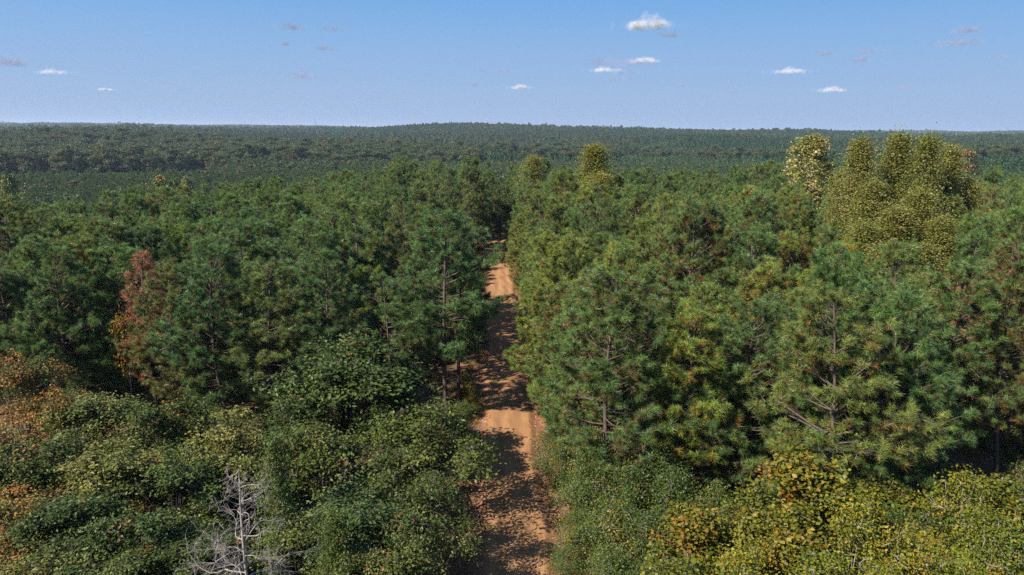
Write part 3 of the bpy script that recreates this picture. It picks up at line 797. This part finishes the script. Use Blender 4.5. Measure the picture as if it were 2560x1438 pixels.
for px, py, Y, R, f, lb in SHR_LIST:
    x, y, z = spot(px, py, Y); put_shrub(x, y, (R / 2.2, R / 2.2, max(z, 1.5) / 4), f, lb)
nl = nrr = 0
yy = 58.0
while yy < 150:
    for side in (-1, 1):
        if RNG.random() < .28: continue
        x = float(road_x(yy)) + side * float(RNG.uniform(3.3, 4.8) if side > 0 else RNG.uniform(3.4, 4.8)); s = float(RNG.uniform(.35, .75))
        if side < 0: nl += 1
        else: nrr += 1
        yl = RNG.random() < .15
        put_shrub(x, yy + float(RNG.normal(0, .8)), (s, s, s * float(RNG.uniform(.7, 1.2))), int(RNG.integers(0, 3)),
                  f'{"yellowing" if yl else "green"} verge shrub, {ORD[(nl if side < 0 else nrr) - 1]} along the {"left" if side < 0 else "right"} road edge under the pines',
                  (2.6, 1.5, .8) if yl else (1, 1, 1))
    yy += 3.6

# golden vines in the right-hand pines
vine = tree_meshes('vine', make_broadleaf(290, 5, 2.6, .9, 70, 30, .17, .8, rc=.6, shape='round', stems=2, lumps=.35, dry=.35, limb_r=.02), HBARK, YELLOW)
for px, py, Y, s, lb in ((1490, 880, 60, 1.0, 'golden vine climbing a pine near the right road edge'), (1395, 1000, 58, .9, 'orange vine over the pine bough that overhangs the road'),
                         (1505, 1080, 53, .6, 'small bright yellow vine above the green thicket'), (2330, 790, 68, 1.1, 'orange vine deep in the pines under the tall poplars'),
                         (305, 800, 66, .9, 'tan vine hanging in the pine beside the rust-red dead pine')):
    x, y, z = spot(px, py, Y)
    plant('vine', vine, lb, 'vine', x, y, (s, s, z / 5), float(RNG.uniform(0, 6)), (1.15, .95, .9), 'autumn vines in the pines')

# ------------------------------------------------------------------ the bare white snag
rng = np.random.default_rng(31)
sx, sy, sz_top = spot(598, 1172, 31.0)
HS = sz_top
snag = thing('dead_tree', 'bare bleached dead tree with pale forked branches in front of the oaks', 'dead tree', (sx, sy, 0))
tz = np.linspace(0, HS, 14)
stem = np.stack([.10 * np.sin(tz * .5) + .0 * tz, .08 * np.cos(tz * .6), tz], -1)
V, T = tubes([(stem, np.interp(tz, [0, HS * .9, HS], [.105, .042, .012]))], 8)
link('trunk', new_mesh('snag_trunk', V, T, [SNAGB], smooth=True), snag)
def crooked(rng, p0, d, L, n, wig, up=0.0):
    pts = [p0]; dd = d.copy()
    for q in range(n - 1):
        dd = unit(dd + rng.normal(0, wig, 3) + np.array([0, 0, up])); pts.append(pts[-1] + dd * L / (n - 1))
    return np.array(pts)
for q in range(34):
    zz = HS * (.40 + .59 * (q / 33) ** 1.05); az = q * 2.4 + rng.normal(0, .35)
    L = np.interp(zz / HS, [.4, .6, .8, 1], [4.2, 3.4, 2.3, 1.0]) * rng.uniform(.6, 1.2)
    p0 = np.array([np.interp(zz, tz, stem[:, 0]), np.interp(zz, tz, stem[:, 1]), zz])
    bp_ = crooked(rng, p0, np.array([math.cos(az), math.sin(az), rng.uniform(-.15, .35)]), L, 10, .24, .02)
    V, T = tubes([(bp_, np.linspace(.02 * L / 2.6 + .009, .006, 10))], 5)
    br = link('branch', new_mesh('snag_branch', V, T, [SNAGB], smooth=True), snag)
    for w in range(int(4 + L * 3.2)):
        u = int(rng.integers(2, 10)); d = unit(bp_[u] - bp_[u - 1]); d = unit(d + rng.normal(0, .6, 3) + np.array([0, 0, .15]))
        tl = L * rng.uniform(.16, .38)
        tp = crooked(rng, bp_[u], d, tl, 6, .25, .02); ps = [(tp, np.linspace(.008, .004, 6))]
        for x_ in range(4):
            uu = int(rng.integers(1, 6)); e = unit(unit(tp[uu] - tp[uu - 1]) + rng.normal(0, .6, 3))
            ps.append((crooked(rng, tp[uu], e, tl * .5, 4, .25), np.array([.006, .005, .004, .003])))
        V, T = tubes(ps, 3)
        link('twig', new_mesh('snag_twig', V, T, [SNAGB]), br)

# ------------------------------------------------------------------ ground litter, grass and undergrowth near the road
n = 14000
yy = RNG.uniform(30, 150, n); sd = np.where(RNG.random(n) < .55, 1, -1)
off = np.where(sd > 0, RNG.gamma(2.2, .75, n) + 1.75, -(RNG.gamma(2.2, .8, n) + 1.7))
lx = road_x(yy) + off
hz_ = np.interp(off, ux, uz) + .03
nrm = unit(np.array([0, 0, 1.0]) + RNG.normal(0, .35, (n, 3))); ax = unit(np.cross(nrm, RNG.normal(size=(n, 3)))); s2 = np.cross(nrm, ax)
B = np.stack([lx, yy, hz_ + .02], -1); L = RNG.uniform(.06, .14, (n, 1))
V = np.stack([B - ax * L, B + s2 * L * .5, B + ax * L, B - s2 * L * .5], 1).reshape(-1, 3)
tt = np.repeat(np.stack([RNG.random(n), np.zeros(n), RNG.random(n)], -1), 4, axis=0)
lo = link('leaf_litter', new_mesh('leaf_litter', V, np.arange(4 * n).reshape(-1, 4), [LITTER], tint=tt)); lo['kind'] = 'stuff'; lo['label'] = 'fallen leaves along both verges of the dirt road'

def grass_tuft(seed, n=40, h=.6):
    rng = np.random.default_rng(seed)
    b = rng.normal(0, .12, (n, 3)) * [1, 1, 0]; d = unit(np.array([0, 0, 1.0]) + rng.normal(0, .38, (n, 3))); w = unit(np.cross(d, rng.normal(size=(n, 3)))) * .012
    L = h * rng.uniform(.5, 1.2, (n, 1))
    V = np.stack([b - w, b + w, b + d * L * .6 + w * .6, b + d * L + np.array([0, 0, -.1]) * L], 1).reshape(-1, 3)
    q = np.arange(n)[:, None] * 4
    return new_mesh('grass_form', V, np.concatenate([q + [0, 1, 2], q + [0, 2, 3]], 1).reshape(-1, 3), [GRASS], tint=np.full((len(V), 3), .5) + rng.normal(0, .2, (len(V), 1)))
n = 700
gy = np.concatenate([RNG.uniform(36, 150, 350), RNG.uniform(124, 152, 350)])
go2 = np.concatenate([np.where(RNG.random(350) < .5, 1, -1) * RNG.uniform(2.6, 4.6, 350), RNG.uniform(2.4, 4.2, 350)])
scatter('verge_grass', 'dry golden grass on the road verges', road_x(gy) + go2, gy, RNG.uniform(.6, 1.4, n), [grass_tuft(s) for s in (1, 2, 3)], Z=np.interp(go2, ux, uz))

# low brush under the pines
under = [joined('brush_form', make_broadleaf(300 + q, 1.8, .1, 1.2, 50, 20, .16, .6, rc=.5, shape='shrub', stems=3, dry=dr, limb_r=.012), HBARK, SHRUB) for q, dr in enumerate((.05, .2, .5))]
n = 1500
uy = RNG.uniform(34, 150, n); uxx = RNG.uniform(-1, 1, n) * (.75 * uy + 10)
keep = np.abs(uxx - road_x(uy)) > 6.0
scatter('forest_undergrowth', 'low brush and saplings beneath the trees', uxx[keep], uy[keep], RNG.uniform(.4, 1.3, n)[keep], under)

# ------------------------------------------------------------------ woods beyond the plantation
mid_pine = [joined('far_pine_form', make_pine(320 + q, 16, 3.5, 3.2, whorl=.8, K=20, ln=.55, wd=.08, dry=.06, twig=.7), PBARK, STAND) for q in range(4)]
mid_hw = [joined('far_hardwood_form', make_broadleaf(330 + q, 17, 3, 4.2, 150, 14, .75, .8, rc=1.5, shape=sh, lumps=.2), PBARK, FARHW) for q, sh in enumerate(('round', 'round', 'cone', 'round'))]
def jgrid(d0, d1, step, az0=-43, az1=43):
    g = np.arange(-d1, d1, step)
    gx, gy = np.meshgrid(g, np.arange(0, d1, step)); gx = gx.ravel() + RNG.uniform(-.5, .5, gx.size) * step; gy = gy.ravel() + RNG.uniform(-.5, .5, gy.size) * step
    d = np.hypot(gx, gy); a = np.degrees(np.arctan2(gx, gy))
    k_ = (d > d0) & (d < d1) & (a > az0) & (a < az1)
    return gx[k_], gy[k_]
def patchn(x, y, s, ph):
    return (np.sin(x / s + ph) + np.sin(y / s * 1.3 + ph * 2) + np.sin((x + y) / s * .7 + ph * 3) + np.sin((x - 1.7 * y) / s * 1.9 + ph)) / 4
def clearing(x, y):
    az = np.degrees(np.arctan2(x, y)); d = np.hypot(x, y)
    return (az < -21.5 + .8 * np.sin(d / 30)) & (az > -36.5) & (d > 560) & (d < 720 + 12 * np.sin(x / 40))
X, Y = jgrid(185, 720, 5.6)
k_ = (np.hypot(X, Y) > np.interp(np.arctan2(X, Y), [-.7, -.35, -.12, 0.0, .12, .7], [187, 200, 228, 234, 207, 202])) & ~clearing(X, Y)
X, Y = X[k_], Y[k_]
hwm = patchn(X, Y, 70, 1.0) + RNG.normal(0, .28, len(X)) > np.where(np.hypot(X, Y) < 280, .3, .0)
hwm |= (np.degrees(np.arctan2(X, Y)) < -15) & (Y > 480) & (RNG.random(len(X)) < .5)
scatter('mid_pine_forest', 'pine woods falling away beyond the plantation', X[~hwm], Y[~hwm], RNG.uniform(.72, 1.0, (~hwm).sum()), mid_pine)
scatter('mid_hardwood_forest', 'mixed hardwoods among the pines beyond the plantation', X[hwm], Y[hwm], RNG.uniform(.55, .95, hwm.sum()), mid_hw)
# young pines in the clearing
X, Y = jgrid(545, 735, 2.6, -40, -20); k_ = clearing(X, Y)
scatter('young_pine_field', 'field of bright young pines in the clearing before the far tree line', X[k_], Y[k_], RNG.uniform(.8, 1.3, k_.sum()),
        [joined('young_pine_form', make_far_crown(340 + q, 2.6, .1, 1.1, 130, .55, .6), PBARK, YOUNG) for q in range(3)])

far_p = [joined('far_pine_crown_form', make_far_crown(350 + q, 17, 3, 3.2, 460, .92, .45), PBARK, FARPINE) for q in range(5)]
far_h = [joined('far_hardwood_crown_form', make_far_crown(360 + q, 17, 2.5, 5.8, 900, 1.05, .2), PBARK, FARHW) for q in range(6)]
HX, HY = jgrid(700, 2600, 9.0)
X, Y = jgrid(700, 2600, 6.8)
k_ = ~clearing(X, Y); X, Y = X[k_], Y[k_]
edge = (np.degrees(np.arctan2(X, Y)) < -3) & (np.hypot(X, Y) < 1100)
def hardwood_patch(X, Y):
    return (patchn(X, Y, 130, 2.0) + .25 * patchn(X, Y, 31, 5.0) > .12) | ((np.degrees(np.arctan2(X, Y)) < -3) & (np.hypot(X, Y) < 1150))
hwm = hardwood_patch(X, Y)
k_ = hardwood_patch(HX, HY) & ~clearing(HX, HY); HX, HY = HX[k_], HY[k_]
lite = (patchn(X, Y, 160, 7.0) > .25) & ~hwm
scatter('far_young_pine_woods', 'stands of lighter young pines on the distant hillsides', X[lite], Y[lite], np.clip(RNG.normal(.6, .1, lite.sum()), .4, .9), [joined('far_young_pine_form', make_far_crown(380 + q, 17, 2, 4.2, 200, 1.5, .5), PBARK, STAND) for q in range(3)])
hwm = hwm | lite
scatter('far_pine_woods', 'pine covered hillsides in the distance', X[~hwm], Y[~hwm], np.clip(RNG.normal(.95, .12, (~hwm).sum()) * (1 + .28 * patchn(X[~hwm], Y[~hwm], 95, 4.0)), .5, 1.5), far_p)
nearhw = np.hypot(HX, HY) < 1180
scatter('tree_line_hardwoods', 'broad hardwoods standing behind the far tree line', HX[nearhw], HY[nearhw], np.clip(RNG.normal(1.15, .2, nearhw.sum()), .75, 1.7),
        [joined('tree_line_form', make_broadleaf(390 + q, 16, 2, 6.0, 260, 16, .6, .8, rc=1.4, lumps=.22, lobes=16, lob_r=.33), PBARK, FARHW) for q in range(4)])
HX, HY = HX[~nearhw], HY[~nearhw]
scatter('far_hardwood_woods', 'patches of turning hardwoods in the distance', HX, HY, np.clip(RNG.normal(1, .2, len(HX)), .6, 1.6), far_h)
# farther still: one form is a plot of many crowns
def plot_form(seed):
    rng = np.random.default_rng(seed); V, T, TI, n = [], [], [], 0
    for q in range(30):
        d = make_far_crown(seed * 50 + q, rng.uniform(13, 20), 2, rng.uniform(3.0, 4.8), 22, 4.0, .3)['crown']
        V.append(d[0] + np.array([rng.uniform(-22, 22), rng.uniform(-22, 22), 0])); T.append(d[1] + n); n += len(d[0]); TI.append(d[2] * [.5, 1, 1] + [rng.random() * .5, 0, 0])
    return new_mesh('distant_wood_form', np.concatenate(V), np.concatenate(T), [FARPINE if seed % 3 else FARHW], tint=np.concatenate(TI))
X, Y = jgrid(2580, 10500, 40)
scatter('distant_woods', 'wooded ridges out to the horizon', X, Y, np.clip(RNG.normal(1, .16, len(X)), .75, 1.5), [plot_form(s) for s in range(1, 9)])

# trees one can tell apart beyond the plantation
FTREE = [tree_meshes('far_tree', make_broadleaf(370 + q, 18, 2.5, 5.0, 210, 22, .62, .8, rc=1.5, lumps=.2), PBARK, FARHW) for q in range(4)]
FAR_LIST = [
    (38, 388, 690, 7.0, 0, (1.9, 2.1, .9), 'rounded lime-green tree at the left end of the clearing'),
    (395, 440, 262, 4.2, 1, (2.0, 1.55, .7), 'golden yellow tree above the pines in front of the clearing'),
    (430, 452, 258, 3.6, 2, (1.9, 1.5, .7), 'smaller golden tree touching the golden yellow one'),
    (465, 446, 275, 3.4, 3, (1.9, 1.9, 1.9), 'pale silvery tree just behind the golden pair'),
    (20, 440, 225, 3.2, 2, (1.7, 1.4, .7), 'yellowish tree above the pines by the left border'),
    (240, 400, 735, 8, 1, (1.5, 1.35, 1.1), 'tan brown rounded tree in the tree line behind the clearing'),
    (470, 372, 800, 6, 2, (2.2, 1.6, .8), 'thin orange-yellow tree in the far hardwoods'),
    (1185, 400, 330, 3.5, 3, (2.0, 1.6, .8), 'orange-tan tree in the far woods straight beyond the road'),
    (985, 400, 420, 5, 0, (1.9, 1.2, .9), 'reddish tan tree in the far woods before the wooded hill'),
    (2420, 375, 420, 6, 1, (1.5, 1.1, .9), 'brown-red crown behind the tall poplar clump'),
    (2390, 425, 240, 4, 2, (1.5, 1.3, .8), 'olive brown tree behind the outer tall poplar'),
    (800, 352, 1500, 8, 3, (2.4, 1.1, .8), 'rust-red tree high on the far hillside')]
for px, py, Y, R, f, col, lb in FAR_LIST:
    x, y, z = spot(px, py, Y); zg = float(terrain(x, y)); h = max(6, z - zg)
    plant('hardwood_tree', FTREE[f], lb, 'hardwood tree', x, y, (R / 5, R / 5, h / 18), float(RNG.uniform(0, 6)), col, 'hardwoods beyond the plantation')
hw_src = None
n_edge = 0
for px in np.arange(62, 800, 26):
    Y = 738 + float(RNG.normal(0, 9)) - max(0, px - 470) * .25; x, y, z = spot(px + float(RNG.normal(0, 6)), 425, Y)
    R = float(RNG.uniform(4.5, 7)); h = float(RNG.uniform(.95, 1.35)); col = (1 + float(RNG.normal(.1, .18)), 1 + float(RNG.normal(0, .08)), 1.0); n_edge += 1
    lb = f'{"pale" if col[0] > 1.2 else "dark"} {"tall" if h > 1.15 else "low"} hardwood, {ORD[n_edge - 1]} from the lime-green tree along the tree line'
    plant('hardwood_tree', FTREE[int(RNG.integers(0, 4))], lb, 'hardwood tree', x, y, (R / 5, R / 5, h), float(RNG.uniform(0, 6)), col, 'hardwoods of the far tree line')

# ------------------------------------------------------------------ masts on the horizon
for px, ptop, Y, lb in ((789, 297, 3000, 'taller thin lattice mast on the left skyline'), (512, 303, 3000, 'shorter faint lattice mast farther along the left skyline')):
    x, y, z = spot(px, ptop, Y); zg = float(terrain(x, y)); h = z - zg
    t = thing('radio_mast', lb, 'mast', (x, y, zg), 0, 'masts on the skyline')
    A = [np.array([1.1 * math.cos(a), 1.1 * math.sin(a), 0]) for a in (0, 2.09, 4.19)]
    for q in range(3):
        V, T = tubes([(np.stack([A[q], A[q] + [0, 0, h * .9]]), np.array([.22, .22]))], 4)
        link('leg', new_mesh('mast_leg', V, T, [STEEL]), t)
    ps = []
    for s_ in range(int(h / 3)):
        for q in range(3): ps.append((np.stack([A[q] + [0, 0, s_ * 2.7], A[(q + 1) % 3] + [0, 0, s_ * 2.7 + 2.7]]), np.array([.1, .1])))
    V, T = tubes(ps, 3); b_ = link('bracing', new_mesh('mast_bracing', V, T, [STEEL]), t); b_['kind'] = 'stuff'
    V, T = tubes([(np.array([[0, 0, h * .88], [0, 0, h]]), np.array([.3, .12]))], 5); link('antenna', new_mesh('mast_antenna', V, T, [STEEL]), t)

# ------------------------------------------------------------------ clouds, far off and high above the haze
def cloud(px, py, wpx, hpx, kind, label, seed):
    rng = np.random.default_rng(900 + seed)
    Hc = 1500.0 + 27
    d = FWD + RIGHT * (px - 1280) / FPX - UP * (py - 719) / FPX
    t = 1500.0 / d[2]; c = np.array([d[0] * t, d[1] * t, Hc])
    W = wpx / FPX * t; Hh = hpx / FPX * t
    n = 700 if kind == 'w' else 320
    # puffs on a flat base, higher in the middle
    nb = max(5, int(W / Hh * 3)); bx = rng.uniform(-.42, .42, nb) * W; bs = (1 - (np.abs(bx) / (W * .5)) ** 1.6) * rng.uniform(.45, 1.0, nb) * Hh
    by = rng.uniform(-.25, .25, nb) * W
    w_ = rng.choice(nb, n, p=bs / bs.sum())
    u = rand_dirs(rng, n) * rng.random((n, 1)) ** .5
    P = np.stack([bx[w_] + u[:, 0] * bs[w_] * 1.1, by[w_] + u[:, 1] * bs[w_] * 1.1, np.abs(u[:, 2]) * bs[w_] * (1.0 if kind == 'w' else .8) - .1 * Hh], -1)
    wisps = n // 3
    P[:wisps] = np.stack([rng.normal(0, .3, wisps) * W, rng.normal(0, .15, wisps) * W, rng.normal(-.02, .09, wisps) * Hh], -1)
    az = math.atan2(c[0], c[1]); ca, sa = math.cos(az), math.sin(az)
    P = np.stack([P[:, 0] * ca + P[:, 1] * sa, -P[:, 0] * sa + P[:, 1] * ca, P[:, 2]], -1)
    s = Hh * rng.uniform(.16, .34, (n, 1)) * (1.15 if kind == 'w' else 1.9)
    a = rand_dirs(rng, n); b = unit(np.cross(a, rng.normal(size=(n, 3)))); e = np.cross(a, b)
    ang = np.linspace(0, 6.283, 6, endpoint=False)
    V = (P[:, None] + s[:, None] * (np.cos(ang)[None, :, None] * b[:, None] + np.sin(ang)[None, :, None] * e[:, None])).reshape(-1, 3)
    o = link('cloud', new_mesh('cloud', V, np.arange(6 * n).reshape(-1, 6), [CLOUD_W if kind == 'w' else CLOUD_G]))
    o.location = c
    tag(o, label, 'cloud', 'small clouds in the sky')
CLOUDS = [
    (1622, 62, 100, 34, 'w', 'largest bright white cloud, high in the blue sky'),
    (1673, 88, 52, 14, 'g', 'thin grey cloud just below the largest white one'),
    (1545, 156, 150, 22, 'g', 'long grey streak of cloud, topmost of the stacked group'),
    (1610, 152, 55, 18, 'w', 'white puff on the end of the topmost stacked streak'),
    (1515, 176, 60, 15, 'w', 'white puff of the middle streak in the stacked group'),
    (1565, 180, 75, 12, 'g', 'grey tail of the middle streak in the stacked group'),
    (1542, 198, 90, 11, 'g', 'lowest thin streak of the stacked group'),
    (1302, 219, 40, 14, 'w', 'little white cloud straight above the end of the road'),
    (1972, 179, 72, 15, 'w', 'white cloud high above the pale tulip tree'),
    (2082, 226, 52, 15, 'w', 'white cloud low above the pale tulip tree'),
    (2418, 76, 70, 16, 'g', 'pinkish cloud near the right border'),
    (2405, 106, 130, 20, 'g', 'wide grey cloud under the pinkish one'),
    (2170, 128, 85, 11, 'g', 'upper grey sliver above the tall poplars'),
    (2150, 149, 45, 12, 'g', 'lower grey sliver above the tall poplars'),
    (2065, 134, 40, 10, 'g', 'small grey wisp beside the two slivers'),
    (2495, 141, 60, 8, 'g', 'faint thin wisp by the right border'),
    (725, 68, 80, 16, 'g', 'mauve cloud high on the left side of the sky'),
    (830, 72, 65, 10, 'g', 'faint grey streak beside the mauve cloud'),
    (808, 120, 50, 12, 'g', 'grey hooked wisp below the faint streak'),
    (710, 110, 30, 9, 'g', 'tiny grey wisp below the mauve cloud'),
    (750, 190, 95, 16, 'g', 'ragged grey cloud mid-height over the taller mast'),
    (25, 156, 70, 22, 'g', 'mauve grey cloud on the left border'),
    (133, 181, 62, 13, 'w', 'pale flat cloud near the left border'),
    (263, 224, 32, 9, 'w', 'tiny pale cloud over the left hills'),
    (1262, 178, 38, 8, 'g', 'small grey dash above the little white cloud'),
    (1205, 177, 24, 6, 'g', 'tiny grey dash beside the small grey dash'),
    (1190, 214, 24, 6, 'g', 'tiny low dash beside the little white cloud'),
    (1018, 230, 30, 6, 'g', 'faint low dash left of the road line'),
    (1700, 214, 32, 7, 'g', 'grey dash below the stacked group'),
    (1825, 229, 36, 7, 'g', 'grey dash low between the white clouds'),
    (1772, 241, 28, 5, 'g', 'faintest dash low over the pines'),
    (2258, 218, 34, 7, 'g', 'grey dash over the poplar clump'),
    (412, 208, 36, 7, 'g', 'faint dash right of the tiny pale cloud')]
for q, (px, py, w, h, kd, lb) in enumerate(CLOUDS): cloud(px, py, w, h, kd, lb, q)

# ------------------------------------------------------------------ air
HAZE_DENSITY = 6.5e-5
hz_m, nt, out = mat('haze_air'); k = N(nt)
pv = k.node('ShaderNodeVolumePrincipled'); pv.inputs['Color'].default_value = (.68, .82, 1.0, 1); pv.inputs['Density'].default_value = HAZE_DENSITY; pv.inputs['Anisotropy'].default_value = .2
nt.links.new(pv.outputs[0], out.inputs['Volume'])
zlo, zhi = -60.0, 84.0
X0, X1, Y0, Y1 = -16500, 16500, -16500, 16500
zlo = float(GZ.min()) - 1; zhi = max(float(GZ.max()) + 26, 84.0)
V = [(a, b, c) for c in (zlo, zhi) for b in (Y0, Y1) for a in (X0, X1)]
Fq = [(0, 2, 3, 1), (4, 5, 7, 6), (0, 1, 5, 4), (2, 6, 7, 3), (0, 4, 6, 2), (1, 3, 7, 5)]
ho = link('haze', new_mesh('haze', V, Fq, [hz_m])); ho['kind'] = 'stuff'; ho['label'] = 'thin blue haze in the air over the woods'
print('TRIS', sum(len(m.polygons) for m in bpy.data.meshes), 'RANGE', zlo, zhi, 'pines', len(rows), len(cand_rest))
